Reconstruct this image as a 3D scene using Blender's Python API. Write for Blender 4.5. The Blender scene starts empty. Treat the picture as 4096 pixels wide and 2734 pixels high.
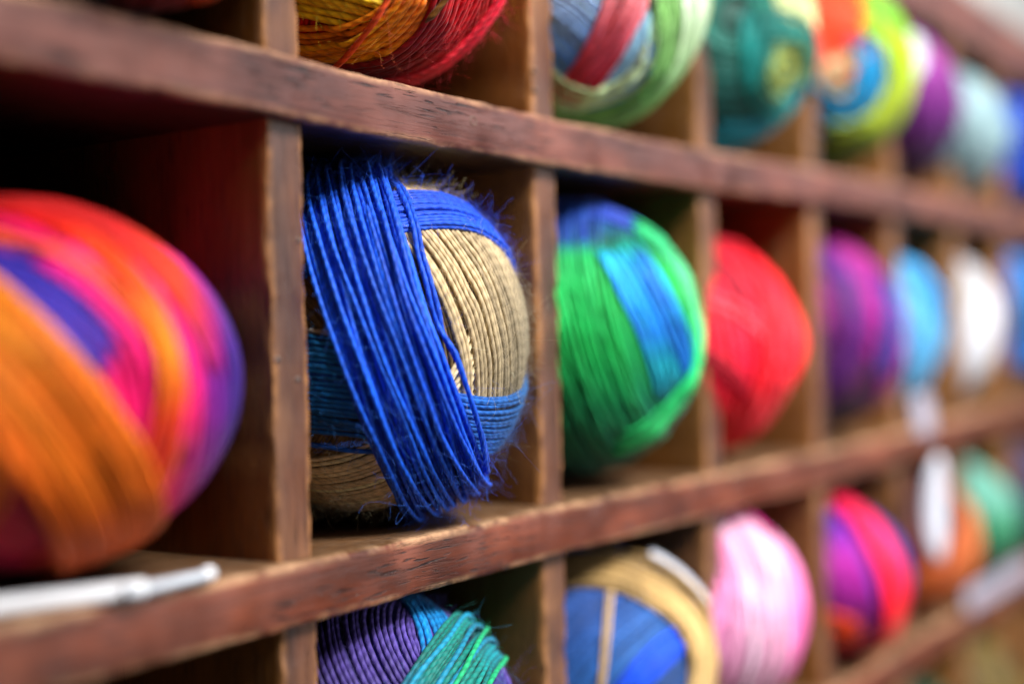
import bpy, math, random
import numpy as np
from mathutils import Vector

random.seed(7)
rng = np.random.default_rng(11)
scn = bpy.context.scene
col = scn.collection
PI = math.pi

# ------------------------------------------------------------------ helpers
def lin(h):
    h = h.lstrip('#')
    c = np.array([int(h[i:i + 2], 16) / 255 for i in (0, 2, 4)])
    return np.where(c <= .04045, c / 12.92, ((c + .055) / 1.055) ** 2.4)

def tag(o, label=None, cat=None, group=None, kind=None):
    if label: o['label'] = label
    if cat: o['category'] = cat
    if group: o['group'] = group
    if kind: o['kind'] = kind
    return o

def empty(name, loc):
    o = bpy.data.objects.new(name, None)
    o.empty_display_size = .02
    o.location = loc
    col.objects.link(o)
    return o

def mesh_np(name, V, F, mat, parent=None, attrs=None, smooth=True):
    """V (n,3) floats, F (m,k) ints -> one mesh object."""
    V = np.ascontiguousarray(V, dtype=np.float32)
    F = np.ascontiguousarray(F, dtype=np.int32)
    me = bpy.data.meshes.new(name)
    k = F.shape[1]
    me.vertices.add(len(V)); me.vertices.foreach_set('co', V.ravel())
    me.loops.add(F.size); me.loops.foreach_set('vertex_index', F.ravel())
    me.polygons.add(len(F))
    me.polygons.foreach_set('loop_start', np.arange(0, F.size, k, dtype=np.int32))
    me.polygons.foreach_set('loop_total', np.full(len(F), k, dtype=np.int32))
    if smooth:
        me.polygons.foreach_set('use_smooth', np.ones(len(F), dtype=bool))
    for an, (typ, data) in (attrs or {}).items():
        a = me.attributes.new(an, typ, 'POINT')
        key = {'FLOAT': 'value', 'FLOAT_VECTOR': 'vector', 'FLOAT_COLOR': 'color'}[typ]
        a.data.foreach_set(key, np.ascontiguousarray(data, dtype=np.float32).ravel())
    me.update(calc_edges=True)
    me.materials.append(mat)
    o = bpy.data.objects.new(name, me)
    col.objects.link(o)
    if parent: o.parent = parent
    return o

class G:
    """tiny node-graph builder"""
    def __init__(s, name):
        s.m = bpy.data.materials.new(name); s.m.use_nodes = True
        s.t = s.m.node_tree; s.t.nodes.clear()
        s.out = s.n('ShaderNodeOutputMaterial')
        s.p = s.n('ShaderNodeBsdfPrincipled')
        s.l(s.p.outputs[0], s.out.inputs[0])
    def n(s, typ, **kw):
        nd = s.t.nodes.new(typ)
        for k, v in kw.items(): setattr(nd, k, v)
        return nd
    def l(s, a, b): s.t.links.new(a, b)
    def put(s, sock, v):
        if isinstance(v, bpy.types.NodeSocket): s.l(v, sock)
        else: sock.default_value = v
    def math(s, op, a, b=0., clamp=False):
        nd = s.n('ShaderNodeMath', operation=op, use_clamp=clamp)
        s.put(nd.inputs[0], a); s.put(nd.inputs[1], b)
        return nd.outputs[0]
    def mix(s, f, a, b, mode='MIX'):
        nd = s.n('ShaderNodeMix', data_type='RGBA', blend_type=mode)
        s.put(nd.inputs[0], f); s.put(nd.inputs[6], a); s.put(nd.inputs[7], b)
        return nd.outputs[2]
    def noise(s, vec, scale, detail=4., rough=.55, dist=0.):
        nd = s.n('ShaderNodeTexNoise')
        s.l(vec, nd.inputs['Vector'])
        nd.inputs['Scale'].default_value = scale; nd.inputs['Detail'].default_value = detail
        nd.inputs['Roughness'].default_value = rough; nd.inputs['Distortion'].default_value = dist
        return nd.outputs[0]
    def ramp(s, f, a, b, lo=0., hi=1.):
        nd = s.n('ShaderNodeMapRange', clamp=True)
        s.put(nd.inputs[0], f)
        for i, v in zip((1, 2, 3, 4), (a, b, lo, hi)): nd.inputs[i].default_value = v
        return nd.outputs[0]
    def coords(s, scale=(1, 1, 1), kind='Object', loc=(0, 0, 0)):
        tc = s.n('ShaderNodeTexCoord'); mp = s.n('ShaderNodeMapping')
        s.l(tc.outputs[kind], mp.inputs[0]); mp.inputs['Scale'].default_value = scale
        mp.inputs['Location'].default_value = loc
        return mp.outputs[0]
    def attr(s, name, out='Fac'):
        nd = s.n('ShaderNodeAttribute', attribute_name=name); return nd.outputs[out]
    def bump(s, h, strength, dist, normal=None):
        nd = s.n('ShaderNodeBump'); nd.inputs['Strength'].default_value = strength
        nd.inputs['Distance'].default_value = dist; s.put(nd.inputs['Height'], h)
        if normal: s.l(normal, nd.inputs['Normal'])
        return nd.outputs[0]

def C4(h, k=1.): return (*(lin(h) * k), 1.)

# ------------------------------------------------------------------ wood
def wood(name, along, base, dark, light, worn, rough=.42, grain=1., inner=None):
    """old stained shelf wood; `along` is the axis the grain runs in (0 = x, 2 = z)"""
    g = G(name)
    def sc(a, c):
        v = [c, c, c]; v[along] = a; return tuple(v)
    geo = g.n('ShaderNodeNewGeometry')
    sep = g.n('ShaderNodeSeparateXYZ'); g.l(geo.outputs['Normal'], sep.inputs[0])
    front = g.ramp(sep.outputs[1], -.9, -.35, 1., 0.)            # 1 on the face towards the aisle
    blotch = g.noise(g.coords(sc(14, 60)), 1., 5, .6)
    blotch2 = g.noise(g.coords(sc(30, 34), loc=(3, 1, 2)), 1., 3, .5)
    fine = g.noise(g.coords(sc(38, 900)), 1., 6, .65, .4)
    streak = g.noise(g.coords(sc(26, 420), loc=(5, 5, 5)), 1., 5, .7, .8)
    crack = g.noise(g.coords(sc(75, 1050), loc=(1, 7, 3)), 1., 3, .5, .6)
    crackmask = g.noise(g.coords(sc(16, 70), loc=(9, 2, 4)), 1., 2, .5)
    crk = g.math('MULTIPLY', g.ramp(crack, .58, .63), g.ramp(crackmask, .40, .54))
    c = g.mix(g.ramp(blotch, .32, .70), C4(dark), C4(base))
    c = g.mix(g.ramp(blotch2, .5, .78, 0, .65), c, C4(light))
    c = g.mix(g.ramp(fine, .35, .65, 0, .55), c, g.mix(.55, c, C4(dark)))
    c = g.mix(g.ramp(streak, .54, .70, 0, .6 * grain), c, C4(dark, .45))
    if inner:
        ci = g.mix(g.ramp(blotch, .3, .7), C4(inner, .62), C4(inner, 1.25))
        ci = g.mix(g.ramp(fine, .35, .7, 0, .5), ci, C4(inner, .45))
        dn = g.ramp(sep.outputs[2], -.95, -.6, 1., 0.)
        ci = g.mix(g.math('MULTIPLY', dn, .6), ci, C4('#1c110a'))  # downward faces darkened in the colour to stand in for shade
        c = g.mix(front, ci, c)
    c = g.mix(g.math('MULTIPLY', crk, .85 * grain), c, (.006, .004, .005, 1))
    wn = g.noise(g.coords((160, 160, 160)), 1., 5, .65)
    wn2 = g.noise(g.coords(sc(28, 60), loc=(2, 2, 2)), 1., 3, .5)
    e = g.attr('edge')
    wear = g.math('MULTIPLY', e, g.ramp(g.math('ADD', g.math('MULTIPLY', wn, .6), g.math('MULTIPLY', wn2, .6)), .50, .74))
    c = g.mix(g.math('MULTIPLY', wear, .75), c, C4(worn))
    # dust settled on upward faces
    upn = g.ramp(sep.outputs[2], .6, .95)
    c = g.mix(g.math('MULTIPLY', upn, g.ramp(wn, .35, .75, .03, .20)), c, C4('#a8937c'))
    g.l(c, g.p.inputs['Base Color'])
    r = g.ramp(blotch2, .3, .7, rough - .07, rough + .12)
    r = g.math('ADD', r, g.math('MULTIPLY', wear, .2))
    g.l(r, g.p.inputs['Roughness'])
    g.p.inputs['Specular IOR Level'].default_value = .38
    h = g.math('SUBTRACT', g.math('MULTIPLY', fine, .35), g.math('MULTIPLY', crk, 1.2))
    h = g.math('SUBTRACT', h, g.math('MULTIPLY', g.ramp(streak, .54, .7), .35))
    h = g.math('ADD', h, g.math('MULTIPLY', wn, .25))
    g.l(g.bump(h, .55, .0007), g.p.inputs['Normal'])
    return g.m

W_UP = wood('stained_wood_mauve_sheen', 0, '#75443a', '#432522', '#93594b', '#bd8f6c', inner='#5c3a1a')  # mauve tone puts a dull sky sheen into the wood colour
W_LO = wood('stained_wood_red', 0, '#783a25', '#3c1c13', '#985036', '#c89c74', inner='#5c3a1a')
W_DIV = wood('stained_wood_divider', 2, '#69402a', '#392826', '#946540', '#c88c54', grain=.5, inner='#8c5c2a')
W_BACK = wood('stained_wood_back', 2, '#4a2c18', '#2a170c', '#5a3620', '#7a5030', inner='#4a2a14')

def simple(name, hexcol, rough=.5, spec=.5, trans=0., noise_amt=.12, nscale=120, sss=0.):
    g = G(name)
    nz = g.noise(g.coords((nscale,) * 3), 1., 4, .6)
    c = g.mix(g.ramp(nz, .3, .7), C4(hexcol, 1 - noise_amt), C4(hexcol, 1 + noise_amt * .3))
    g.l(c, g.p.inputs['Base Color'])
    g.p.inputs['Roughness'].default_value = rough
    g.p.inputs['Specular IOR Level'].default_value = spec
    g.p.inputs['Transmission Weight'].default_value = trans
    g.l(g.bump(nz, .15, .0004), g.p.inputs['Normal'])
    return g.m

M_PAPER = simple('white_paper', '#f2f2f4', .6, .3)
M_LABEL = simple('pale_blue_paper', '#b8bcc8', .6, .3)
M_DULL = simple('dull_lavender_card', '#8a8694', .6, .3)
M_PLASTIC = simple('white_plastic', '#dfe2e8', .5, .3, noise_amt=.03)
M_CLEAR = simple('clear_plastic', '#c4ccd6', .2, .5, trans=.25, noise_amt=.02)
M_METAL = simple('nail_metal', '#b8aca0', .28, .8); M_METAL.node_tree.nodes['Principled BSDF'].inputs['Metallic'].default_value = .8
M_WALL = simple('white_wall_paint', '#d4d4d0', .8, .2, noise_amt=.04, nscale=20)

# ------------------------------------------------------------------ yarn material
def yarn_mat():
    g = G('wool_yarn')
    cv = g.attr('Col', 'Color')
    yv = g.attr('yarn', 'Vector')
    sp = g.n('ShaderNodeSeparateXYZ'); g.l(yv, sp.inputs[0])
    # two plies twisting along the strand
    ph = g.math('ADD', g.math('MULTIPLY', sp.outputs[0], 2 * 2 * PI), g.math('MULTIPLY', sp.outputs[1], 2 * PI / .0034))
    ply = g.math('MULTIPLY', g.math('ADD', g.math('SINE', ph), 1.), .5)
    cb = g.n('ShaderNodeCombineXYZ')
    g.l(g.math('MULTIPLY', sp.outputs[0], 9.), cb.inputs[0]); g.l(g.math('MULTIPLY', sp.outputs[1], 420.), cb.inputs[1]); g.l(sp.outputs[2], cb.inputs[2])
    fib = g.noise(cb.outputs[0], 1., 4, .65, .5)
    patch = g.noise(g.coords((90, 90, 90)), 1., 3, .5)
    k = g.math('ADD', g.ramp(ply, 0., .55, .72, 1.), g.math('MULTIPLY', g.math('SUBTRACT', fib, .5), .9))  # ply grooves darkened in the colour, as shade between the plies
    k = g.math('MULTIPLY', k, g.ramp(patch, .3, .7, .82, 1.12))
    vm = g.n('ShaderNodeVectorMath', operation='SCALE'); g.l(cv, vm.inputs[0]); g.l(k, vm.inputs['Scale'])
    g.l(vm.outputs[0], g.p.inputs['Base Color'])
    g.p.inputs['Roughness'].default_value = .58
    g.p.inputs['Specular IOR Level'].default_value = .32
    g.p.inputs['Sheen Weight'].default_value = .06
    g.p.inputs['Sheen Roughness'].default_value = .45
    h = g.math('ADD', g.math('MULTIPLY', ply, .5), g.math('MULTIPLY', fib, .6))
    g.l(g.bump(h, .7, .0004), g.p.inputs['Normal'])
    return g.m
YARN = yarn_mat()

# ------------------------------------------------------------------ the shelving unit
FRONT = 0.0; DEPTH = .128
ZS = {'top': (.1887, .2230), 'upper': (.0618, .0789), 'lower': (-.0732, -.0561), 'third': (-.1916, -.1744), 'fourth': (-.3262, -.3090)}
XS = [.1415 - .13, .1415, .2715, .4015, .5283, .651, .7721, .8925, 1.013, 1.133, 1.253, 1.373, 1.493]
DIVT = .0138
X0, X1 = -.02, 1.50

def smooth_noise(n, step, amp, seed):
    r = np.random.default_rng(seed)
    k = max(4, int(n / step) + 4)
    c = r.normal(0, 1, k)
    x = np.linspace(0, k - 1.001, n); i = x.astype(int); f = x - i; f = f * f * (3 - 2 * f)
    return amp * (c[i] * (1 - f) + c[np.minimum(i + 1, k - 1)] * f)

def sweep_board(name, a0, a1, y0, y1, t0, t1, axis, mat, parent, seed, warp=None, step=.0022, wear=.00045, rad=.0011):
    """a worn board: rounded cross-section with ragged front arrises, swept along x (axis 0) or z (axis 2).
    The cross-section spans y0..y1 and t0..t1 in the other axis."""
    n = int((a1 - a0) / step) + 1
    s = np.linspace(a0, a1, n)
    m = .0016 + rad
    r7 = rad * .29
    prof = [(y0, t0 + m, 0), (y0, t0 + rad * 1.25, .55), (y0 + r7, t0 + r7, 1), (y0 + rad * 1.25, t0, .7), (y0 + m * 1.6, t0, 0),
            (y1, t0, 0), (y1, t1, 0),
            (y0 + m * 2.2, t1, 0), (y0 + rad * 1.4, t1, .85), (y0 + r7, t1 - r7, 1), (y0, t1 - rad * 1.25, .6), (y0, t1 - m, 0)]
    P = len(prof)
    V = np.zeros((n, P, 3)); E = np.zeros((n, P))
    wv = warp(s) if warp is not None else np.zeros(n)
    for j, (y, t, e) in enumerate(prof):
        dy = smooth_noise(n, 5, wear, seed * 31 + j // 3) + smooth_noise(n, 1.6, wear * .45, seed * 37 + j) if e > 0 else smooth_noise(n, 40, wear * .3, seed * 41)
        dt = smooth_noise(n, 6, wear * .8, seed * 43 + j // 3) if e > 0 else 0
        if y == y1: dy = 0; dt = 0
        ta = t + np.sign((t0 + t1) / 2 - t) * np.abs(dt) + wv
        ya = y + np.abs(dy) if e > 0 else y + dy
        if axis == 0: V[:, j] = np.stack([s, ya + 0 * s, ta + 0 * s], 1)
        else: V[:, j] = np.stack([ta + 0 * s, ya + 0 * s, s], 1)
        E[:, j] = e
    i = np.arange(n - 1)[:, None] * P; j = np.arange(P)[None]; j2 = (j + 1) % P
    F = np.stack([i + j, i + j2, i + P + j2, i + P + j], -1).reshape(-1, 4)
    if axis == 0: F = F[:, ::-1]
    o = mesh_np(name, V.reshape(-1, 3), F, mat, parent, {'edge': ('FLOAT', E.ravel())}, smooth=False)
    return o

shelf = tag(empty('shelving_unit', (0, 0, 0)), 'old red brown stained wooden pigeonhole shelf holding balls of yarn', 'shelving unit')

WX = np.array([-.1, .25, .30, .40, .50, .58, .66, .75, .9, 1.1, 1.5])
WU = np.array([.002, 0, -.0012, -.0012, 0, .0022, .0045, .0060, .0070, .0070, .007])
def warp_up(s): return np.interp(s, WX, WU)
WL = np.array([0, 0, 0, .0006, 0, 0, 0, .001, .004, .006, .006])
def warp_lo(s): return np.interp(s, WX, WL)
warps = {'upper': warp_up, 'lower': warp_lo}
for k, (nm, (z0, z1)) in enumerate(ZS.items()):
    o = sweep_board('shelf_board', X0, X1, FRONT, FRONT + DEPTH, z0, z1, 0, W_UP if nm in ('top', 'upper') else W_LO, shelf, 3 + k, warps.get(nm))
    if nm == 'upper': o['label'] = 'brown shelf board with painted mauve sheen, dark cracks and a small nail hole'
    if nm == 'lower': o['label'] = 'reddish shelf board with a worn pale front edge'
rows = ['fourth', 'third', 'lower', 'upper', 'top']
def zat(nm, which, x):
    w = warps.get(nm); return ZS[nm][which] + (float(w(np.array([x]))[0]) if w else 0)
nails = {('lower', 2): [(.2753, .0297), (.2663, -.0025), (.2738, -.008)], ('upper', 3): [(.3955, .0939), (.3957, .0872)]}
for ri in range(4):
    lo, hi = rows[ri], rows[ri + 1]
    for ci, x in enumerate(XS):
        dx = {0: .002, 1: .001, 2: 0, 3: -.0005}[ri] if ci == 2 else random.uniform(-.0012, .0012)
        o = sweep_board('divider', zat(lo, 1, x) - .0008, zat(hi, 0, x) + .0008, .0052, DEPTH - .0005, x - DIVT / 2 + dx, x + DIVT / 2 + dx, 2, W_DIV, shelf, 50 + ri * 20 + ci, wear=.0004, rad=.0008)
        for (nx, nz) in nails.get((lo, ci), []):
            # domed nail heads
            th = np.linspace(0, 2 * PI, 13)[:-1]; V = [(nx, .0046, nz)]; 
            for rr, yy in ((.0004, .00468), (.0008, .0049), (.0009, .0056)):
                V += [(nx + rr * math.cos(t), yy, nz + rr * math.sin(t)) for t in th]
            F = [(0, 1 + i, 1 + (i + 1) % 12, 0) for i in range(12)]
            F = [(1 + i, 1 + (i + 1) % 12, 13 + (i + 1) % 12, 13 + i) for i in range(12)] + [(13 + i, 13 + (i + 1) % 12, 25 + (i + 1) % 12, 25 + i) for i in range(12)]
            cap = [(0, 1 + i, 1 + i + 1, 1 + (i + 2) % 12) for i in range(0, 11, 2)]
            nh = mesh_np('nail_head', np.array(V), np.array(F + cap), M_METAL, o)
# back panel
V = np.array([(X0, DEPTH, -.33), (X1, DEPTH, -.33), (X1, DEPTH, .2225), (X0, DEPTH, .2225), (X0, DEPTH + .008, -.33), (X1, DEPTH + .008, -.33), (X1, DEPTH + .008, .2225), (X0, DEPTH + .008, .2225)])
F = np.array([(0, 1, 2, 3), (5, 4, 7, 6), (4, 0, 3, 7), (1, 5, 6, 2), (3, 2, 6, 7), (4, 5, 1, 0)])
V[:4, 1] += .0003
mesh_np('back_panel', V, F, W_BACK, shelf, {'edge': ('FLOAT', np.zeros(8))}, smooth=False)
# nail hole rim on the upper board
th = np.linspace(0, 2 * PI, 17)[:-1]
V = [(.3511 + r * math.cos(t), y, .0705 + r * .9 * math.sin(t)) for r, y in ((.0021, -.0001), (.0016, -.0004), (.0011, -.0002), (.0006, .0004)) for t in th]
F = [(a * 16 + i, a * 16 + (i + 1) % 16, a * 16 + 16 + (i + 1) % 16, a * 16 + 16 + i) for a in range(3) for i in range(16)]
mesh_np('nail_hole', np.array(V), np.array(F), simple('nail_hole_wood', '#57392f', .6), shelf)

# wall behind
V = np.array([(-2, .16, -1.5), (6, .16, -1.5), (6, .16, 2.5), (-2, .16, 2.5)])
tag(mesh_np('wall', V, np.array([(0, 1, 2, 3)]), M_WALL, smooth=False), kind='structure')

# ------------------------------------------------------------------ yarn balls
AISLE = np.array([0., -.25, 0.])           # where a shopper stands: balls are turned to show this side
NLA, NLO = 150, 300

class Ball:
    def __init__(s, name, label, x, y, board, r, rz, d=.0024, segs=120, sides=6, group='balls of yarn in the pigeonholes', bumps=()):
        s.z0 = zat(board, 1, x)
        s.c = np.array([x, y, s.z0 + rz - .0012]); s.R = np.array([r, r, rz])
        s.root = tag(empty(name, (x, y, s.z0)), label, 'yarn ball', group)
        z = AISLE - s.c; z /= np.linalg.norm(z); u = np.cross([0, 0, 1], z); u /= np.linalg.norm(u)
        s.F = np.array([u, np.cross(z, u), z])          # rows: right, up, towards the aisle
        s.d = d; s.segs = segs; s.sides = sides; s.bumps = [(np.array(b[0]) @ s.F / np.linalg.norm(b[0]), b[1], b[2]) for b in bumps]
        s.H = np.full((NLA, NLO), -.13 * r * 1.0)
        s.last = None
    def idx(s, D):
        la = np.clip(((np.arcsin(np.clip(D[..., 2], -1, 1)) / PI + .5) * NLA).astype(int), 0, NLA - 1)
        lo = ((np.arctan2(D[..., 1], D[..., 0]) / (2 * PI) + .5) * NLO).astype(int) % NLO
        return la, lo
    def pos(s, D, h):
        P = s.c + D * s.R + D * h[..., None]
        for b, amp, w in s.bumps:
            P = P + D * (amp * np.exp(-(1 - D @ b) / w))[..., None]
        P[..., 2] = np.maximum(P[..., 2], s.z0 + s.d * .35)  # flattened where it rests on the board
        return P
    def colours(s, spec, D, fc, ft, shape):
        """spec: hex | ('c'|'t', [(p, hex)..]) | ((u,v,z), [(p, hex)..])"""
        if isinstance(spec, str): return np.broadcast_to(lin(spec), shape + (3,)).copy()
        key, st = spec
        f = fc if key == 'c' else ft if key == 't' else D @ (np.array(key, float) / np.linalg.norm(key) @ s.F)
        ps = [p for p, _ in st]; cs = np.array([lin(h) for _, h in st])
        return np.stack([np.interp(f, ps, cs[:, i]) for i in range(3)], -1)
    def band(s, n, c0, c1, spec, layers=1, arc=(-180, 180), jit=.28, pitch=.95, fan=None, lift=.55, name='yarn_wrap', label=None, wob=1., d=None, merge=None):
        d = d or s.d
        n = np.array(n, float); n /= np.linalg.norm(n); n = n @ s.F
        zc = s.F[2]
        a1 = zc - n * (zc @ n)
        if np.linalg.norm(a1) < .05: a1 = s.F[1] - n * (s.F[1] @ n)
        a1 /= np.linalg.norm(a1); a2 = np.cross(n, a1)
        Rm = s.R.mean()
        th0, th1 = math.asin(max(-.999, min(.999, c0))), math.asin(max(-.999, min(.999, c1)))
        VV, CC, YY, FF = [], [], [], []; off = 0
        for L in range(layers):
            N = max(1, int(round(abs(th1 - th0) * Rm / (d * pitch))))
            shr = 0.04 * L
            fc = (np.arange(N) + .5 + (0.5 if L % 2 else 0) * (N > 2)) / N
            fc = np.clip(fc + rng.normal(0, jit / max(N, 4) * .6, N), shr, 1 - shr)
            if N == 1: fc = np.array([.5])
            full = arc[1] - arc[0] >= 359.9
            M = s.segs if full else max(12, int(s.segs * (arc[1] - arc[0]) / 360))
            tt = np.linspace(math.radians(arc[0]), math.radians(arc[1]), M, endpoint=not full)
            if not full: tt = tt[None] + rng.normal(0, .05, (N, 1))
            else: tt = np.broadcast_to(tt[None], (N, M))
            th = th0 + (th1 - th0) * fc[:, None] + 0 * tt
            # slow wandering of every strand
            for kf, am in ((1, .35), (2, .3), (3, .25), (5, .16), (9, .10)):
                th = th + wob * jit * am * d / Rm * 1.6 * np.sin(kf * tt + rng.uniform(0, 2 * PI, (N, 1)))
            if fan is not None: th = th0 + (th1 - th0) * .5 + (th - (th0 + th1) / 2) * (1 + fan * np.cos(tt * 1.0))
            ct, stn = np.sin(th)[..., None], np.cos(th)[..., None]
            D = n * ct + stn * (np.cos(tt)[..., None] * a1 + np.sin(tt)[..., None] * a2)
            D /= np.linalg.norm(D, axis=-1, keepdims=True)
            la, lo = s.idx(D)
            h = s.H[la, lo]
            # ride over what lies below: local maximum, then smoothing along the strand
            w = max(1, M // 60) if full else max(1, M // 40)
            def roll(a, k):
                if full: return np.roll(a, k, 1)
                return np.take(a, np.clip(np.arange(M) - k, 0, M - 1), 1)
            hm = h.copy()
            for k in range(-w, w + 1): hm = np.maximum(hm, roll(h, k))
            hs = np.zeros_like(hm); ws = 0
            for k in range(-2 * w, 2 * w + 1):
                g = math.exp(-(k / (1.2 * w)) ** 2); hs += g * roll(hm, k); ws += g
            h = np.maximum(hs / ws, s.H[la, lo])
            rad = d * .5 * (1 + rng.normal(0, .07, (N, 1)) + .06 * np.sin(tt * 23 + rng.uniform(0, 6, (N, 1))))
            hc = h + rad * lift * (.75 + .5 * rng.random((N, 1))) * (1 if L == 0 else .6)
            P = s.pos(D, hc)
            T = (np.roll(P, -1, 1) - np.roll(P, 1, 1)) if full else np.gradient(P, axis=1)
            T /= np.linalg.norm(T, axis=-1, keepdims=True) + 1e-12
            Bn = np.cross(T, D); Bn /= np.linalg.norm(Bn, axis=-1, keepdims=True) + 1e-12
            Nn = np.cross(Bn, T)
            k = s.sides
            ph = np.arange(k) / k * 2 * PI
            ring = (-np.cos(ph))[None, None, :, None] * Nn[:, :, None] + np.sin(ph)[None, None, :, None] * Bn[:, :, None]
            tap = np.ones(M) if full else np.minimum(1, np.minimum(np.arange(M), np.arange(M)[::-1]) / 2.5 + .25)
            V = P[:, :, None] + ring * (rad * tap)[:, :, None, None]
            ln = np.concatenate([np.zeros((N, 1)), np.cumsum(np.linalg.norm(np.diff(P, axis=1), axis=-1), 1)], 1) + rng.uniform(0, .1, (N, 1))
            ft = (tt - tt.min()) / (np.ptp(tt) + 1e-9)
            Cc = s.colours(spec, D, np.broadcast_to(fc[:, None], D.shape[:2]), np.broadcast_to(ft, D.shape[:2]), D.shape[:2])
            Cc = Cc * (1 + rng.normal(0, .10, (N, 1, 1)) + .07 * np.sin(tt * 4 + rng.uniform(0, 6, (N, 1)))[..., None])
            lum = Cc @ np.array([.3, .55, .15]); Cc = lum[..., None] + (Cc - lum[..., None]) * 1.12
            Cc = np.clip(Cc, .0015, .95)
            VV.append(V.reshape(-1, 3))
            CC.append(np.repeat(np.concatenate([Cc, np.ones(Cc.shape[:2] + (1,))], -1)[:, :, None], k, 2).reshape(-1, 4))
            Y = np.zeros((N, M, k, 3)); Y[..., 0] = ph / (2 * PI); Y[..., 1] = ln[:, :, None]; Y[..., 2] = rng.uniform(0, 50, (N, 1, 1))
            YY.append(Y.reshape(-1, 3))
            Mi = M if full else M - 1
            b = (np.arange(N)[:, None, None] * M * k); i = np.arange(Mi)[None, :, None]; j = np.arange(k)[None, None]
            i2 = (i + 1) % M; j2 = (j + 1) % k
            FF.append(np.stack([b + i * k + j, b + i * k + j2, b + i2 * k + j2, b + i2 * k + j], -1).reshape(-1, 4) + off)
            off += N * M * k
            # raise the height map under this layer
            nh = (hc + rad * .6)
            H2 = s.H.copy()
            for dla in (-1, 0, 1):
                for dlo in (-2, -1, 0, 1, 2):
                    np.maximum.at(H2, (np.clip(la + dla, 0, NLA - 1), (lo + dlo) % NLO), nh)
            s.H = H2
            s.last = (D, hc + rad, Cc, T)
        V = np.concatenate(VV) - np.array(s.root.location)
        o = mesh_np(name, V, np.concatenate(FF), YARN, s.root, {'Col': ('FLOAT_COLOR', np.concatenate(CC)), 'yarn': ('FLOAT_VECTOR', np.concatenate(YY))})
        if label: o['label'] = label
        if not hasattr(s, 'pool'): s.pool = []
        s.pool.append((D.reshape(-1, 3), (hc + rad).reshape(-1), Cc.reshape(-1, 3), T.reshape(-1, 3)))
        return o
    def strip(s, p1, p2, p3, w, spec, ends=None, **k):
        """a band whose middle strand runs through three places on the ball, w wide (radians)"""
        p1, p2, p3 = [np.array(p, float) / np.linalg.norm(p) for p in (p1, p2, p3)]
        n = np.cross(p2 - p1, p3 - p1); n /= np.linalg.norm(n)
        m = math.asin(float(n @ p2))
        if ends is not None:
            z = np.array([0, 0, 1.]); a1 = z - n * n[2]; a1 /= np.linalg.norm(a1); a2 = np.cross(n, a1)
            t1, t2, t3 = [math.degrees(math.atan2(p @ a2, p @ a1)) for p in (p1, p2, p3)]
            f = lambda x: (x - t1) % 360
            k['arc'] = (t1 - ends, t1 + f(t3) + ends) if f(t2) < f(t3) else (t1 - 360 + f(t3) - ends, t1 + ends)
        return s.band(n, math.sin(max(-1.5, m - w / 2)), math.sin(min(1.5, m + w / 2)), spec, **k)
    def base(s, spec, n=(.3, .8, .4), label=None):
        """dark heart of the ball plus one full winding over it"""
        nu, nv = 40, 24
        th, ph = np.meshgrid(np.arange(nu) / nu * 2 * PI, np.linspace(.02, PI - .02, nv))
        D = np.stack([np.sin(ph) * np.cos(th), np.sin(ph) * np.sin(th), np.cos(ph)], -1)
        P = s.pos(D, np.full(D.shape[:2], -.15 * s.R[0])) - np.array(s.root.location)
        F = [(a * nu + i, (a + 1) * nu + i, (a + 1) * nu + (i + 1) % nu, a * nu + (i + 1) % nu) for a in range(nv - 1) for i in range(nu)]
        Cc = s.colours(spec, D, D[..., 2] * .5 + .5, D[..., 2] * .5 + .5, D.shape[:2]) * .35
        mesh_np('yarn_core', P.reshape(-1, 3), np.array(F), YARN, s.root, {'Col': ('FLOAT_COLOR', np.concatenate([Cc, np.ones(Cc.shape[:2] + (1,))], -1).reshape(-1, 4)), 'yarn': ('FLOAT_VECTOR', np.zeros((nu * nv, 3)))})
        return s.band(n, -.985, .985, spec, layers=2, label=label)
    def fuzz(s, count, rad=.000022, length=(.003, .009), only=None):
        """stray wool fibres standing off the strands"""
        Dp = np.concatenate([p[0] for p in s.pool]); Hp = np.concatenate([p[1] for p in s.pool])
        Cp = np.concatenate([p[2] for p in s.pool]); Tp = np.concatenate([p[3] for p in s.pool])
        la, lo = s.idx(Dp)
        ok = np.where((Hp > s.H[la, lo] - s.d * .5) & (Dp @ s.F[2] > -.25))[0]
        ids = rng.choice(ok, min(count, len(ok)), replace=False)
        n = len(ids); M = 9
        D = Dp[ids]; base = s.pos(D, Hp[ids] - s.d * .3)
        t = np.linspace(0, 1, M)
        ln = rng.uniform(*length, n) * np.where(rng.random(n) < .04, 1.8, 1.0)
        side = rng.normal(0, 1, (n, 3)); side -= D * np.sum(side * D, -1, keepdims=True); side /= np.linalg.norm(side, axis=-1, keepdims=True)
        dirv = D * rng.uniform(.05, .38, (n, 1)) + side * rng.uniform(.5, 1., (n, 1)) + Tp[ids] * rng.normal(0, .7, (n, 1))
        dirv /= np.linalg.norm(dirv, axis=-1, keepdims=True)
        cv = rng.normal(0, 1, (n, 3)); cv2 = rng.normal(0, 1, (n, 3))
        P = base[:, None] + dirv[:, None] * (ln[:, None] * t)[..., None] + cv[:, None] * (.38 * ln[:, None] * t ** 2)[..., None] + cv2[:, None] * (.13 * ln[:, None] * np.sin(t * rng.uniform(3, 9, (n, 1))))[..., None]
        P[..., 2] = np.maximum(P[..., 2], s.z0 + .0004)
        T = np.gradient(P, axis=1); T /= np.linalg.norm(T, axis=-1, keepdims=True) + 1e-12
        up = np.cross(T, np.array([.3, .5, .81])); up /= np.linalg.norm(up, axis=-1, keepdims=True) + 1e-12
        b2 = np.cross(T, up)
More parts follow.
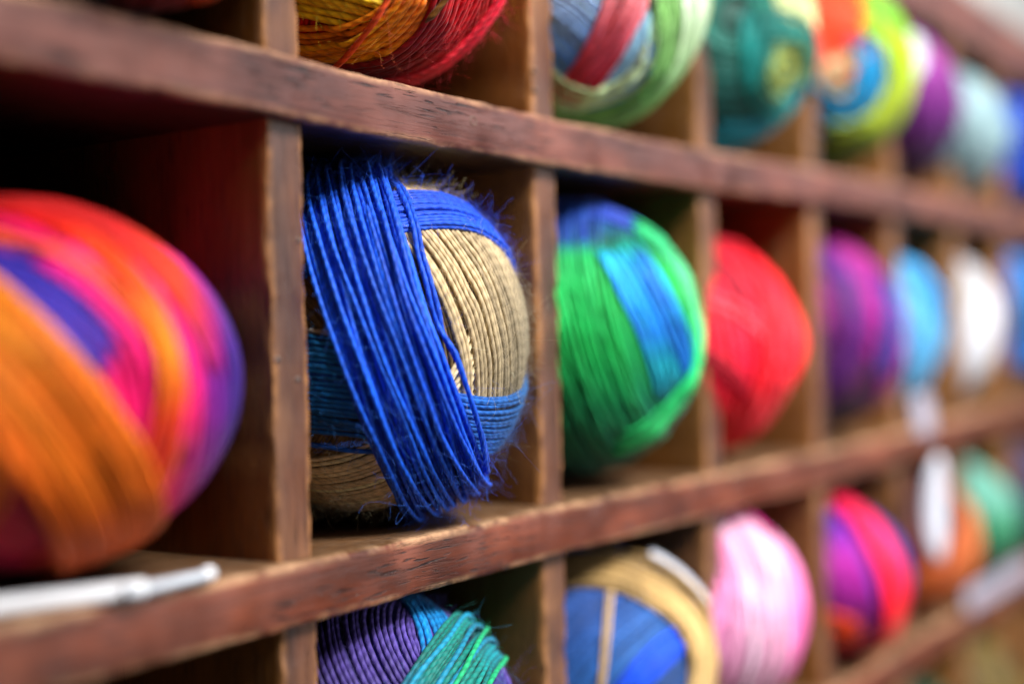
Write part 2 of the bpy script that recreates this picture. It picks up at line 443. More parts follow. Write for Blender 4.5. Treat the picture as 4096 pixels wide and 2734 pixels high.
        V = np.stack([P + rad * up, P + rad * (-.5 * up + .87 * b2), P + rad * (-.5 * up - .87 * b2)], 2)
        i = np.arange(M - 1)[None, :, None]; j = np.arange(3)[None, None]; b = np.arange(n)[:, None, None] * M * 3
        F = np.stack([b + i * 3 + j, b + i * 3 + (j + 1) % 3, b + (i + 1) * 3 + (j + 1) % 3, b + (i + 1) * 3 + j], -1).reshape(-1, 4)
        Cc = np.clip(Cp[ids] * 1.5 + .035, 0, .9)
        Cc = np.repeat(np.concatenate([Cc, np.ones((n, 1))], -1)[:, None], M * 3, 1)
        o = mesh_np('yarn_fuzz', V.reshape(-1, 3) - np.array(s.root.location), F, YARN, s.root, {'Col': ('FLOAT_COLOR', Cc.reshape(-1, 4)), 'yarn': ('FLOAT_VECTOR', np.zeros((n * M * 3, 3)))})
        tag(o, 'loose wool fibres standing off the strands', kind='stuff')
    def ribbon(s, n, c0, c1, arc, lift=.0006, name='paper_label', label=None, mat=None, nx=26, ny=8):
        """a strip of paper lying around the ball"""
        n = np.array(n, float); n /= np.linalg.norm(n); n = n @ s.F
        a1 = s.F[2] - n * (s.F[2] @ n); a1 /= np.linalg.norm(a1); a2 = np.cross(n, a1)
        t, c = np.meshgrid(np.radians(np.linspace(*arc, nx)), np.linspace(math.asin(c0), math.asin(c1), ny))
        D = n * np.sin(c)[..., None] + np.cos(c)[..., None] * (np.cos(t)[..., None] * a1 + np.sin(t)[..., None] * a2)
        la, lo = s.idx(D)
        h = np.full(D.shape[:2], np.quantile(s.H[la, lo], .9) + lift) 
        P0 = s.pos(D, h); P1 = s.pos(D, h + .0003)
        V = np.concatenate([P0.reshape(-1, 3), P1.reshape(-1, 3)]) - np.array(s.root.location)
        q = [(a * nx + i, a * nx + i + 1, (a + 1) * nx + i + 1, (a + 1) * nx + i) for a in range(ny - 1) for i in range(nx - 1)]
        m = nx * ny
        F = [tuple(v + m for v in f) for f in q] + [f[::-1] for f in q]
        rim = [i for i in range(nx)] + [a * nx + nx - 1 for a in range(1, ny)] + [(ny - 1) * nx + i for i in range(nx - 2, -1, -1)] + [a * nx for a in range(ny - 2, 0, -1)]
        F += [(rim[i], rim[(i + 1) % len(rim)], rim[(i + 1) % len(rim)] + m, rim[i] + m) for i in range(len(rim))]
        o = mesh_np(name, V, np.array(F), mat or M_PAPER, s.root)
        if label: o['label'] = label
        np.maximum.at(s.H, s.idx(D), h + .0004)
        return o

balls = []
def ball(*a, **k):
    o = Ball(*a, **k); balls.append(o); return o
HQ = dict(segs=300, sides=8)
MQ = dict(segs=150, sides=5, d=.0014)
LQ = dict(segs=90, sides=5, d=.0018)

# ---- middle row
b = ball('yarn_ball', 'big ball of yarn in orange, hot pink and violet strands above the white plastic tube', .2064, .036, 'lower', .0545, .0455, **MQ)
b.base(((1, 0, 0), [(-.2, '#b0003a'), (.15, '#e0106a'), (.62, '#ee1078'), (.78, '#8a1290'), (.90, '#3a187c')]), n=(.85, .2, -.45))
b.strip((-.25, .54, .80), (.05, .45, .89), (.32, .22, .92), .32, '#3a30a4', ends=12, label='violet blue strands')
b.strip((.36, .50, .79), (.53, .22, .82), (.60, -.2, .77), .34, ((0, 1, 0), [(-.6, '#7a1070'), (-.3, '#d00a6a'), (.2, '#ff1a80'), (.6, '#ff3a94')]), ends=14, label='hot pink strands')
b.strip((-.35, -.50, .79), (.0, -.62, .78), (.16, -.78, .6), .40, '#b8003a', ends=8, label='crimson strands')
b.strip((.12, .62, .78), (.38, .38, .84), (.56, .04, .83), .05, '#ff6a38', ends=60, layers=1)
b.strip((.0, .97, .25), (.42, .78, .46), (.66, .52, .54), .30, ((1, 0, 0), [(.4, '#b81812'), (.66, '#e84818'), (.80, '#a01a70'), (.88, '#4a1a8c')]), ends=30)
b.strip((.08, .84, .54), (.50, .36, .79), (.57, -.02, .82), .14, ((0, 1, 0), [(-.7, '#c02a1a'), (-.2, '#f04a20'), (.15, '#ff9a3c'), (.4, '#ff6a20'), (.8, '#e02c14'), (.95, '#8a1010')]), ends=70, layers=1, label='scarlet to orange strands')  # lighter orange stretch paints in the sheen near the limb
b.strip((-.05, .12, .99), (.15, -.20, .97), (.33, -.62, .71), .46, ((0, 1, 0), [(-.9, '#d05808'), (-.5, '#ff7c10'), (0, '#ff8416'), (.4, '#ff962c')]), layers=2, label='broad bright orange strands')
b.band((.52, .33, -.79), -.97, -.86, ((0, 1, 0), [(-.6, '#d8680c'), (0, '#ff8a1c')]), layers=1, arc=(-60, 140), label='orange strands')

b = ball('yarn_ball', 'fuzzy royal blue and beige ball of yarn, the sharpest ball in the shelf', .3385, .034, 'lower', .0525, .0556, d=.00135, **HQ)
b.base('#6a5638', n=(.62, .22, -.75), label='beige strands')  # under-layer colour darkened so gaps between beige strands look shaded
b.band((-.45, .5, .74), -.25, .36, '#f0dcb4', jit=.2, pitch=1.25, label='beige strands')  # beige painted lighter to make up for the shade down here
b.band((.62, .22, -.75), -.36, .74, ((1, -.3, 0), [(0, '#ccb48c'), (.5, '#b8a482'), (.9, '#847a66')]), layers=1, jit=.22, pitch=1.2, d=.0016, arc=(-70, 64), label='beige strands')  # shading towards the right limb is painted into the beige
b.strip((.84, -.45, .28), (.55, -.44, .72), (.25, -.36, .9), .40, ((1, 0, 0), [(.2, '#1440a8'), (.6, '#1c56a4'), (1, '#284e78')]), ends=40, layers=2, fan=-.25, jit=.5, pitch=1.1, label='dark teal blue strands')
b.band((.08, .99, .10), -.42, .16, ((0, 1, 0), [(-.55, '#1c60b0'), (0, '#2e80c4'), (.06, '#2878b8'), (.075, '#bca478'), (.09, '#1a60a0'), (.125, '#1a60a0'), (.14, '#bca478')]), arc=(-180, 12), jit=.12, pitch=1.2, label='teal blue strands')
b.band((.08, .99, .10), -.49, -.475, '#1c58b8', arc=(-180, 12))
b.band((-.385, .76, -.525), -.03, .30, '#104cc8', layers=2, jit=.3, pitch=1.12, label='royal blue strands over the beige end')
b.band((.95, .3, .07), -.08, .40, '#08328e', layers=1, jit=.3, pitch=1.0, label='broad royal blue strands')  # darker blue under-layer paints the shade in the grooves above it
b.band((.945, .305, .08), -.10, .43, ((0, 1, 0), [(-.9, '#0a3cb0'), (-.3, '#1050cc'), (.3, '#1864e0'), (.7, '#1254d0')]), layers=2, jit=.35, pitch=1.05, lift=.7, label='broad royal blue strands')
b.band((.955, .28, .05), -.07, .38, '#1256d0', jit=.6, pitch=2.6, lift=.6)
b.band((.93, .34, .11), -.09, .41, '#145cd8', jit=.5, pitch=3.0, lift=.6)
b.band((.96, .27, -.02), .37, .46, '#1454d0', jit=.7, pitch=1.8, arc=(-100, 62))
b.band((.93, .30, .2), .34, .44, '#1250c8', jit=.6, pitch=2.2, arc=(-40, 80))
b.fuzz(5500)

b = ball('yarn_ball', 'emerald green ball of yarn with bright blue patch and light green rim', .4607, .035, 'lower', .054, .0539, **MQ)
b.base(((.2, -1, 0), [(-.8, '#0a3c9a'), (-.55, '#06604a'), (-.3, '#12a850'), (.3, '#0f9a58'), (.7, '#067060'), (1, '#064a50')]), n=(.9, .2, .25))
b.strip((-.15, .88, .45), (.26, .86, .44), (.55, .72, .42), .24, '#0a3aa0', ends=4, label='dark blue strands')
b.band((.95, .22, .22), -.08, .52, ((0, 1, 0), [(-.9, '#055040'), (-.5, '#078450'), (-.1, '#0cb058'), (.3, '#10c468'), (.52, '#12b464'), (.64, '#0a3a8a')]), layers=1, jit=.8, label='emerald green strands')
b.strip((.40, .52, .76), (.60, .12, .79), (.72, -.30, .62), .42, ((0, 1, 0), [(-.5, '#0a8090'), (-.2, '#06a0b8'), (.0, '#0a7cd0'), (.4, '#10a0f4'), (.6, '#10a898')]), ends=6, jit=.9, label='bright blue strands')
b.strip((.55, .40, .75), (.70, .05, .72), (.80, -.2, .58), .12, '#0870c4', ends=8, jit=.9)
b.strip((.78, .48, .4), (.92, .1, .38), (.68, -.56, .48), .22, ((0, 1, 0), [(-.8, '#0a9a50'), (-.2, '#2cd07c'), (.3, '#78dca4'), (.7, '#20a868')]), ends=30, jit=.8, label='light green strands')

b = ball('yarn_ball', 'plain bright red ball of yarn bulging to a soft point', .564, .038, 'lower', .053, .0518, bumps=[((.97, -.06, .15), .0035, .05)], **LQ)
b.base('#d8182e', n=(.8, .3, -.4))
b.band((.8, .1, -.55), -.40, .40, ((0, 1, 0), [(-.7, '#e01030'), (-.2, '#f83850'), (.2, '#fc4458'), (.6, '#ec2840'), (.9, '#a80a30')]), jit=.8, label='bright red strands')
b.strip((.2, .75, .6), (.35, .6, .7), (.5, .4, .75), .14, '#a00838', ends=10, jit=.8)  # shaded crease painted as darker red strands
b.strip((.2, -.1, .97), (.5, -.35, .8), (.6, -.65, .5), .12, '#c01038', ends=10, jit=.9)  # lower crease, its shade painted the same way
b.strip((.3, .3, .9), (.6, .1, .8), (.75, -.25, .6), .14, '#ff6070', ends=14, jit=.9, pitch=1.3)
b.band((.85, -.2, -.45), .2, .8, '#ff2840', layers=1, jit=.8)

b = ball('yarn_ball', 'magenta and dark purple ball of yarn with a blue violet patch', .703, .035, 'lower', .054, .0535, **LQ)
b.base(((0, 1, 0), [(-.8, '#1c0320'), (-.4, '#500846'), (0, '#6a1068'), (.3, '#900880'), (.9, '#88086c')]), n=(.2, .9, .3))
b.band((.3, .75, -.55), -.45, .05, '#980c80', layers=1, jit=.8, label='magenta strands')
b.band((.6, -.1, -.78), -.6, -.3, '#541a70', jit=.8)
b.strip((.80, .45, .4), (.80, .05, .6), (.72, -.3, .62), .26, '#2a2a80', ends=8, jit=.9, label='blue violet strands')

b = ball('yarn_ball', 'pale sky blue ball of yarn with turquoise stripes between purple and white balls', .806, .042, 'lower', .051, .0525, **LQ)
b.base('#4a94c4', n=(.9, -.1, -.3))
b.band((.92, -.28, -.29), .40, .62, '#0090cc', layers=2, label='turquoise strands')
b.band((.6, .7, -.3), .62, .9, '#0088c0', layers=2)
b.band((.7, .2, -.6), -.2, .3, '#66aad4', layers=1, jit=.8)
t = empty('price_tag', (.7919, -.003, -.0467))

b = ball('yarn_ball', 'plain white ball of yarn in the middle row', .928, .040, 'lower', .050, .0545, **LQ)
b.base('#9c9ca4', n=(.8, -.35, -.4))
b.band((.8, .3, -.5), -.15, .45, '#bcbcbc', layers=1, jit=.8, label='white strands')
b.band((.7, -.55, -.4), .0, .6, '#c2c4cc', layers=1, jit=.8)

b = ball('yarn_ball', 'deep teal blue ball of yarn at the far end of the middle row', 1.065, .035, 'lower', .054, .055, **LQ)
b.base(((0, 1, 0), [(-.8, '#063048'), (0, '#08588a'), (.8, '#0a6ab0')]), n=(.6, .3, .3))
b.band((.5, .6, .4), .1, .5, '#0a6ab8', layers=2)
b = ball('yarn_ball', 'dark slate blue ball of yarn partly out of sight past the teal one', 1.19, .035, 'lower', .054, .055, **LQ)
b.base('#1a2c4a', n=(.4, .6, .3)); b.band((.5, .6, .4), .1, .5, '#22406a')

# ---- upper row
b = ball('yarn_ball', 'dark red ball of yarn with yellow and navy strands, only its underside in view', .2205, .008, 'upper', .0450, .048, **MQ)
b.base(((1, 0, 0), [(-.2, '#6a0c14'), (.35, '#7a1018'), (.5, '#16242e'), (.62, '#a85008'), (.75, '#f0a410'), (.85, '#a82014')]), n=(.9, .25, -.3))
b.band((.2, -.9, .3), .2, .55, '#8a0a28', label='dark red strands')
b.band((.5, -.75, .4), .6, .8, '#12202c', label='navy strands')
b.strip((.74, .1, .66), (.78, -.3, .55), (.66, -.62, .42), .22, '#ffb010', ends=20, label='yellow strands')
b.strip((.52, .1, .84), (.60, -.35, .72), (.52, -.68, .52), .16, '#c0560c', ends=20, label='orange strands')

b = ball('yarn_ball', 'crimson and amber ball of yarn resting on the cracked upper board', .334, .034, 'upper', .054, .054, d=.0017, **HQ)
b.base(((1, 0, 0), [(-.3, '#c01020'), (.2, '#980a1c'), (.7, '#c80c26'), (.86, '#d02020'), (.9, '#e0900c')]), n=(.8, .25, -.5), label='crimson strands')
b.strip((-.32, -.40, .86), (-.05, -.45, .89), (.22, -.53, .82), .22, '#ffc02c', layers=2, pitch=1.12, ends=20, label='amber strands')
b.strip((-.27, -.60, .75), (.0, -.56, .83), (.24, -.42, .87), .12, '#f48c2c', layers=1, pitch=1.15, ends=15, label='rust orange strands')
b.strip((-.25, -.74, .62), (.08, -.66, .75), (.30, -.47, .83), .28, ((1, 0, 0), [(-.2, '#fca024'), (.1, '#fca028'), (.3, '#d87418')]), layers=2, pitch=1.12, ends=16, label='amber to rust strands')
b.strip((.6, -.30, .74), (.48, -.58, .66), (.28, -.76, .58), .42, ((1, 0, 0), [(.2, '#700818'), (.45, '#a00a24'), (.65, '#d01830')]), layers=1, pitch=1.12, label='dark crimson strands')
b.strip((.86, -.42, .28), (.70, -.66, .3), (.5, -.80, .33), .30, ((1, 0, 0), [(.4, '#b00c28'), (.7, '#e42440'), (.9, '#f03048')]), layers=1, pitch=1.12, label='bright crimson strands')
b.band((.82, -.46, -.33), -.01, .03, '#f06040', lift=1.1, jit=.4, label='single coral strand')
b.band((.58, -.5, -.64), -.09, -.07, '#6b4418', lift=1.2, arc=(-60, 8), label='single brown strand')
b.fuzz(1800)

b = ball('yarn_ball', 'pastel ball of yarn in mint green, sky blue and coral pink', .455, .024, 'upper', .0530, .054, **MQ)
b.base(((0, 1, 0), [(-.95, '#5c9448'), (-.75, '#a0cc84'), (-.4, '#c0dca8'), (.2, '#cce4b8')]), n=(.3, .6, -.6))
b.strip((-.25, -.06, .97), (-.04, -.2, .98), (.12, -.36, .92), .62, ((0, 1, 0), [(-.45, '#6ca4f4'), (0, '#b0d0fa')]), label='cornflower blue strands')
b.strip((.36, .05, .93), (.42, -.15, .89), (.40, -.36, .84), .16, '#a8d8f4', label='sky blue strands')
b.strip((.30, -.08, .95), (.20, -.33, .92), (.02, -.60, .8), .24, ((0, 1, 0), [(-.6, '#ec4860'), (-.3, '#f86c7c'), (0, '#fc9aa0')]), ends=14, label='coral pink strands')
b.strip((.44, .08, .89), (.33, -.2, .92), (.10, -.52, .85), .18, ((0, 1, 0), [(-.6, '#ec4860'), (-.3, '#f86c7c'), (0, '#fc9aa0')]), ends=10, jit=.6)
b.strip((-.2, -.58, .79), (.2, -.66, .72), (.5, -.42, .76), .20, ((1, 0, 0), [(-.2, '#dce4b4'), (.1, '#c4dca4'), (.5, '#d4e8c0')]), ends=12, jit=.9, pitch=1.2, label='mint green strands')
b.strip((-.15, -.76, .62), (.2, -.82, .52), (.5, -.62, .6), .16, '#b4d898', ends=12, jit=.8)
b.strip((.60, -.05, .79), (.64, -.33, .69), (.48, -.66, .57), .26, ((0, 1, 0), [(-.7, '#74b060'), (-.3, '#98cc80'), (.1, '#a4d48c')]), jit=.8, label='leaf green strands')
b.strip((.82, 0, .57), (.83, -.25, .5), (.68, -.6, .42), .34, ((0, 1, 0), [(-.7, '#8cc478'), (-.35, '#cce8bc'), (-.1, '#e4f4dc')]), jit=.6, label='pale green strands')

b = ball('yarn_ball', 'teal ball of yarn with a yellow green hollow in the middle of its end', .575, .03, 'upper', .0530, .052, **LQ)
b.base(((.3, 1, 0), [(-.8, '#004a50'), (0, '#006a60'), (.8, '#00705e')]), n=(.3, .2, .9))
b.band((.81, .30, .50), .95, .998, '#c8cc98', layers=1, jit=.9, label='cream strands')
b.strip((.15, -.78, .6), (.6, -.70, .38), (.88, -.28, .38), .34, '#0098b0', ends=12, jit=.9, label='turquoise strands')
b.strip((.45, .10, .88), (.42, -.35, .84), (.66, -.60, .45), .22, '#0c8480', ends=15, jit=.9, label='teal strands')
b.strip((.60, .12, .79), (.88, -.05, .47), (.90, -.40, .2), .20, '#087068', ends=15, jit=.9, label='teal strands')
b.band((.70, -.25, .67), .966, .998, ('c', [(0, '#1c7468'), (.5, '#8a9850'), (1, '#a0a858')]), layers=1, jit=.9, label='yellow green strands')

b = ball('yarn_ball', 'ball of yarn in orange, lime green and turquoise with cream centre', .70, .024, 'upper', .0530, .052, **LQ)
b.base(((0, 1, 0), [(-.8, '#2a4a10'), (-.2, '#04506a'), (.25, '#103c3c'), (.45, '#f0481c')]), n=(.2, .2, .9))
b.band((-.05, .72, .68), .60, .995, '#ff5018', layers=1, label='orange strands')
b.band((.24, -.03, .96), .982, .999, '#c8b48c', layers=1, jit=.9, label='cream strands')
b.strip((.05, -.50, .87), (.46, -.22, .86), (.50, .22, .84), .30, ((0, 1, 0), [(-.5, '#04607c'), (-.1, '#00a0dc'), (.3, '#0478a4')]), layers=1, jit=.8, ends=14, label='turquoise strands')
b.strip((-.2, -.05, .98), (.0, -.30, .95), (.3, -.52, .8), .26, '#0484b4', layers=1, jit=.8, ends=14, label='turquoise strands')
b.band((.28, -.03, .96), .50, .90, ((0, 1, 0), [(-.8, '#4a6010'), (-.3, '#9cb020'), (.2, '#a8c440'), (.5, '#70b040')]), layers=1, jit=.7, arc=(85, 255), label='lime green strands')

b = ball('yarn_ball', 'plain plum purple ball of yarn with a round white paper tag', .805, .03, 'upper', .0530, .0475, **LQ)
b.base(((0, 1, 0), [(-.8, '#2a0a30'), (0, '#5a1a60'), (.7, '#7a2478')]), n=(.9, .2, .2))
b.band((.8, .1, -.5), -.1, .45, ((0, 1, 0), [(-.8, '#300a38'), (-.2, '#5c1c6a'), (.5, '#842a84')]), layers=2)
plum = b

b = ball('yarn_ball', 'pale grey blue ball of yarn below a small navy one', .922, .030, 'upper', .0510, .0440, **LQ)
b.base('#78969e', n=(.8, .2, .3))
b.band((.8, .2, -.4), -.1, .6, '#8ea8ae', layers=1)
b = ball('yarn_ball', 'small navy and lavender ball of yarn lying on top of the pale grey blue one', .935, .075, 'upper', .033, .0270, **LQ)
b.z0 = -9; b.root.location[2] += .072; b.c[2] += .072
b.base('#26385c', n=(.5, .6, .3)); b.band((.7, .3, .3), .2, .7, '#6a80b8', layers=2)
b = ball('yarn_ball', 'cobalt blue ball of yarn at the far end of the upper row', 1.065, .03, 'upper', .054, .046, **LQ)
b.base('#0a3c9c', n=(.6, .3, .3)); b.band((.5, .6, .4), .1, .5, '#0a48b8', layers=2)

# ---- third row
b = ball('yarn_ball', 'purple ball of yarn crossed by teal green and blue strands under the worn board', .328, .037, 'third', .054, .0478, d=.0016, **HQ)
b.base(((1, .3, 0), [(-.9, '#1a4a80'), (-.5, '#2a2a5c'), (0, '#3c3070'), (.5, '#3a3a78')]), n=(.78, .48, .41))
b.band((.78, .48, .41), .22, .95, ((1, .3, 0), [(-.1, '#2c2256'), (.2, '#4c3e86'), (.5, '#52448e')]), pitch=1.15, jit=.2, label='purple strands')
b.band((.85, .2, .45), -.25, -.02, '#1a6ea0', label='blue strands')
b.strip((.28, .95, .1), (.45, .78, .43), (.5, .6, .62), .26, '#1a7cbc', layers=1, pitch=1.1, label='blue strands')
b.strip((.50, .30, .81), (.65, .50, .57), (.77, .61, .15), .42, ((1, .2, 0), [(.2, '#1c7ab0'), (.45, '#0c6c66'), (.7, '#107a70'), (.95, '#147c8c')]), layers=2, jit=.35, pitch=1.15, label='teal green strands')
b.strip((.46, .34, .82), (.62, .54, .57), (.75, .63, .15), .30, '#2088a8', jit=.9, pitch=3.2)
b.strip((.54, .26, .80), (.68, .46, .57), (.79, .58, .15), .30, '#2c9868', jit=.9, pitch=4)
b.fuzz(1600)

b = ball('yarn_ball', 'navy ball of yarn framed by tan strands with a white paper label', .468, .036, 'third', .0530, .0455, **MQ)
b.base('#20447e', n=(.73, -.56, .4), label='navy strands')
b.band((.73, -.56, .4), -.3, .75, ((.6, -.6, 0), [(-.2, '#20468a'), (.2, '#3060a4'), (.45, '#20468a')]), jit=.6, label='navy strands')
b.strip((.30, -.25, .92), (.48, -.02, .88), (.62, .10, .78), .22, '#0c54e0', ends=10, label='bright blue strands')
b.strip((.2, .6, .77), (.16, .25, .95), (.12, -.1, .99), .05, '#c0a47c', layers=1, label='tan stripe')
b.ribbon((-.03, .06, -1), -.42, -.12, (56, 90), label='white paper label', mat=M_LABEL, lift=.0035)
b.strip((-.07, .74, .67), (.46, .62, .63), (.86, .0, .51), .44, ((0, 1, 0), [(-.5, '#d8b884'), (.4, '#ccac78'), (.75, '#8a7048')]), layers=2, jit=.5, label='tan strands')

b = ball('yarn_ball', 'candy pink and white ball of yarn in the third row', .565, .036, 'third', .0530, .0485, **LQ)
P_ = ((1, -.15, 0), [(-.2, '#e868ac'), (.08, '#ee84bc'), (.32, '#eaa4c8'), (.55, '#ecb2d0'), (.70, '#ee9cc8'), (.95, '#e86cb0')])
b.base(P_, n=(.85, .1, -.45), label='white to pink strands')
b.band((.8, -.05, -.55), -.5, .6, P_, jit=.9, label='white to pink strands')
b.band((.86, .05, -.5), -.12, .36, '#f2d0e0', jit=.9, pitch=2.6)
b.strip((.2, .88, .4), (.45, .86, .2), (.62, .7, .3), .20, '#c83484', ends=10, jit=.9, label='deep pink strands')

b = ball('yarn_ball', 'ball of yarn in magenta and purple with a curved scarlet band', .70, .033, 'third', .0525, .0435, **LQ)
b.base(((1, 0, 0), [(-.5, '#4a0a50'), (.3, '#7a1080'), (.6, '#3a2a88'), (1, '#2c2470')]), n=(.9, .2, -.3))
b.band((.97, .24, -.05), .02, .45, ((0, 1, 0), [(-.7, '#4a0440'), (-.2, '#8a0c80'), (.2, '#a81498'), (.6, '#5a28a0')]), layers=2, label='magenta strands')
b.band((.75, .24, -.61), -.02, .34, ((0, 1, 0), [(-.7, '#e01030'), (0, '#ff2a48'), (.5, '#f01060'), (.9, '#b00838')]), layers=3, label='scarlet strands')
b.band((.15, -.62, .75), .955, .998, '#e85020', layers=1, jit=.9, label='orange strands')

b = ball('yarn_ball', 'maroon and burnt orange ball of yarn with an upright white paper label', .83, .035, 'third', .0525, .0432, **LQ)
b.base(((.3, 1, 0), [(-.9, '#8a4008'), (-.4, '#a04c0a'), (0, '#5a0c10'), (.6, '#3a1414')]), n=(.7, .3, -.5))
b.band((.4, -.6, -.6), -.2, .5, '#9a480c', layers=2, label='burnt orange strands')
b.band((.9, -.1, -.3), .55, .78, '#b06034', layers=2)
maroon = b

b = ball('yarn_ball', 'sage and mint green ball of yarn near the end of the third row', .94, .036, 'third', .0525, .0440, **LQ)
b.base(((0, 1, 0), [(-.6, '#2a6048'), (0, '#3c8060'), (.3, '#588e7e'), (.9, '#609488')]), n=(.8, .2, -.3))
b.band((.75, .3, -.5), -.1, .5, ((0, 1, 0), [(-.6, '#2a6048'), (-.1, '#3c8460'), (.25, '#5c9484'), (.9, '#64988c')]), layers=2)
b = ball('yarn_ball', 'midnight purple ball of yarn at the far end of the third row', 1.07, .036, 'third', .0525, .046, **LQ)
b.base('#1c1a38', n=(.8, .2, -.3)); b.band((.75, .3, -.5), -.1, .5, '#28244a')

# ---- fourth row (just its corner shows)
b = ball('yarn_ball', 'olive brown ball of yarn in the lowest row seen', .955, .036, 'fourth', .0525, .050, **LQ)
b.base('#5c4c24', n=(.6, .4, .3)); b.band((.7, .3, .3), .1, .5, '#665428', layers=2)
b = ball('yarn_ball', 'dark bottle green ball of yarn in the lowest row seen', .83, .036, 'fourth', .0525, .048, **LQ)
b.base('#14301c', n=(.6, .4, .3)); b.band((.7, .3, .3), .1, .5, '#1c4024', layers=2)

# windings thicken a ball: bring each back to the size it has on its board
for q in balls:
    rm = q.R.mean()
    q.k = rm / (rm + float(np.quantile(q.H, .60)))
    q.root.scale = (q.k,) * 3

# ------------------------------------------------------------------ tags, tube, strip
def card(name, w, h, thick, mat, parent, round_=False, curl=0.):
    nx, ny = 14, 10
    V, F = [], []
    for side in (0, 1):
        for a in range(ny):
            for i in range(nx):
                u, v = i / (nx - 1) * 2 - 1, a / (ny - 1) * 2 - 1
                if round_:
                    uu, vv = u * math.sqrt(1 - v * v / 2), v * math.sqrt(1 - u * u / 2)
                else:
                    k = 1 - .05 * abs(u * v) ** 4; uu, vv = u * k, v * k
                V.append((uu * w / 2, curl * (uu * uu + .3 * vv) + side * thick, vv * h / 2))
    m = nx * ny
    q = [(a * nx + i, a * nx + i + 1, (a + 1) * nx + i + 1, (a + 1) * nx + i) for a in range(ny - 1) for i in range(nx - 1)]
    F = q + [tuple(x + m for x in f[::-1]) for f in q]
    rim = [i for i in range(nx)] + [a * nx + nx - 1 for a in range(1, ny)] + [(ny - 1) * nx + i for i in range(nx - 2, -1, -1)] + [a * nx for a in range(ny - 2, 0, -1)]
    F += [(rim[(i + 1) % len(rim)], rim[i], rim[i] + m, rim[(i + 1) % len(rim)] + m) for i in range(len(rim))]
    return mesh_np(name, np.array(V), np.array(F), mat, parent)

card('tag_card', .021, .024, .0004, M_DULL, t, curl=.001)
tag(t, 'small white price tag hanging over the front edge under the sky blue ball', 'price tag')
t.rotation_euler = (math.radians(-4), 0, math.radians(-12))
o = card('paper_label', .015, .054, .0005, M_LABEL, maroon.root, round_=True, curl=.003)
o.location = (Vector((.7645, -.018, -.0973)) - maroon.root.location) / maroon.k
o.rotation_euler = (math.radians(3), 0, math.radians(-30)); o['label'] = 'upright white paper label'
# the plum ball's round tag
o = card('paper_tag', .021, .023, .0005, M_LABEL, plum.root, round_=True, curl=.002)
o.location = (Vector((.7135, -.024, .1455)) - plum.root.location) / plum.k
o.rotation_euler = (math.radians(8), 0, math.radians(-40)); o['label'] = 'round white paper tag'

t = empty('shelf_strip', (.955, -.0012, -.1700))
card('strip_card', .17, .016, .0006, M_DULL, t)
tag(t, 'long white label strip along the front edge of the third row board', 'label strip')

def tube_np(pts, r0s, mat, name, parent, sides=20, cap=True):
    pts = np.array(pts, float); n = len(pts)
    T = np.gradient(pts, axis=0); T /= np.linalg.norm(T, axis=1, keepdims=True)
    B = np.cross(T, [0, 0, 1]); B /= np.linalg.norm(B, axis=1, keepdims=True); N = np.cross(B, T)
    ph = np.arange(sides) / sides * 2 * PI
    V = pts[:, None] + (np.cos(ph)[None, :, None] * B[:, None] + np.sin(ph)[None, :, None] * N[:, None]) * np.array(r0s)[:, None, None]
    F = [(i * sides + j, i * sides + (j + 1) % sides, (i + 1) * sides + (j + 1) % sides, (i + 1) * sides + j) for i in range(n - 1) for j in range(sides)]
    return mesh_np(name, V.reshape(-1, 3) - np.array(parent.location), np.array(F), mat, parent)
zb = ZS['lower'][1]
Bp = np.array([.2128, -.0022, zb + .0022]); A = np.array([.148, .0225, zb + .0022])
t = tag(empty('plastic_tube', (float(Bp[0]), float(Bp[1]), zb)), 'white plastic tube with a thinner clear rod sticking out, lying on the shelf edge', 'tube')
ss = np.linspace(0, 1, 30)
r = .0022
pts = [A + (Bp - A) * s_ for s_ in ss] + [Bp + (Bp - A) * k for k in (.0005, .0005, -.02, -.06)]
tube_np(pts, [r] * 30 + [r * .93, r * .78, r * .76, r * .74], M_PLASTIC, 'sleeve', t)
Cp = np.array([.2345, -.0005, zb + .0021])
pts = [Bp + (Cp - Bp) * s_ - np.array([0, 0, .0002]) for s_ in np.linspace(-.3, 1, 12)]
tube_np(pts, [.0015] * 12, M_CLEAR, 'clear_rod', t)
dv = (Cp - Bp) / np.linalg.norm(Cp - Bp)
k = [(-.0018, .0014), (-.0010, .0018), (.0002, .0019), (.0010, .0017), (.0016, .0011), (.0018, .0003), (.00182, .00001)]
tube_np([Cp + dv * a for a, _ in k], [q for _, q in k], M_PLASTIC, 'end_cap', t)

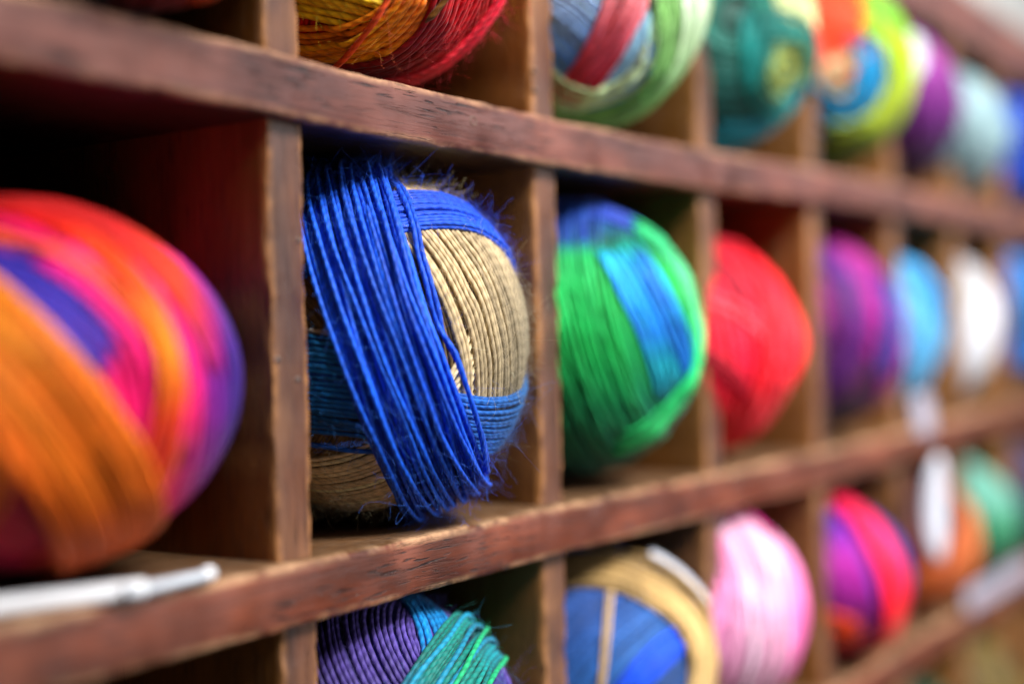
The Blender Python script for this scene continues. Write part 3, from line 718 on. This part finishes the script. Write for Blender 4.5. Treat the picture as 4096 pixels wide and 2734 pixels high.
# ------------------------------------------------------------------ camera
a, pch, rol = math.radians(34.0548), math.radians(.0999), math.radians(-1.45386)
fw = Vector((math.cos(a) * math.cos(pch), math.sin(a) * math.cos(pch), math.sin(pch)))
rt = Vector((math.sin(a), -math.cos(a), 0)); up = rt.cross(fw)
R = rt * math.cos(rol) + up * math.sin(rol); U = -rt * math.sin(rol) + up * math.cos(rol)
cam = bpy.data.cameras.new('camera'); co = bpy.data.objects.new('camera', cam); col.objects.link(co)
from mathutils import Matrix
co.matrix_world = Matrix(((R.x, U.x, -fw.x, 0), (R.y, U.y, -fw.y, -.25), (R.z, U.z, -fw.z, 0), (0, 0, 0, 1)))
cam.sensor_width = 36; cam.lens = 3139.6 / 2349 * 36
cam.clip_start = .01; cam.clip_end = 50
cam.dof.use_dof = True; cam.dof.focus_distance = .406; cam.dof.aperture_fstop = 2.5; cam.dof.aperture_blades = 0
scn.camera = co

# ------------------------------------------------------------------ light
w = bpy.data.worlds.new('World'); scn.world = w; w.use_nodes = True
nt = w.node_tree; bg = nt.nodes['Background']
tc = nt.nodes.new('ShaderNodeTexCoord'); sx = nt.nodes.new('ShaderNodeSeparateXYZ'); nt.links.new(tc.outputs['Generated'], sx.inputs[0])
mr = nt.nodes.new('ShaderNodeMapRange'); nt.links.new(sx.outputs[2], mr.inputs[0]); mr.inputs[1].default_value = -.6; mr.inputs[2].default_value = .7
rp = nt.nodes.new('ShaderNodeValToRGB'); nt.links.new(mr.outputs[0], rp.inputs[0])
rp.color_ramp.elements[0].color = (.42, .39, .37, 1); rp.color_ramp.elements[1].color = (.80, .86, 1., 1)
nt.links.new(rp.outputs[0], bg.inputs[0]); bg.inputs[1].default_value = .20

def area(name, loc, target, size, power, colr, spread=180):
    l = bpy.data.lights.new(name, 'AREA'); l.shape = 'RECTANGLE'; l.size, l.size_y = size; l.energy = power; l.color = colr; l.spread = math.radians(spread)
    o = bpy.data.objects.new(name, l); o.location = loc
    o.rotation_euler = (Vector(target) - Vector(loc)).to_track_quat('-Z', 'Y').to_euler(); col.objects.link(o)
area('window_light', (.46, -1.15, 1.16), (.84, 0, 0), (.7, .5), 17.5, (1., .97, .93), 70)
area('shop_light', (2.1, -1.2, .7), (.8, 0, 0), (1.2, 1.0), 9, (.93, .95, 1.))

area('aisle_fill', (1.0, -1.5, .05), (.75, 0, 0), (1.4, 1.1), 10.5, (1., .98, .95))  # added fill with no seen source, lifts the undersides of the balls

scn.view_settings.view_transform = 'Standard'; scn.view_settings.look = 'None'
scn.view_settings.exposure = 0; scn.view_settings.gamma = 1
scn.render.engine = 'CYCLES'
scn.cycles.use_denoising = True
scn.cycles.max_bounces = 6; scn.cycles.diffuse_bounces = 3; scn.cycles.glossy_bounces = 2; scn.cycles.transmission_bounces = 4
scn.cycles.caustics_reflective = False; scn.cycles.caustics_refractive = False
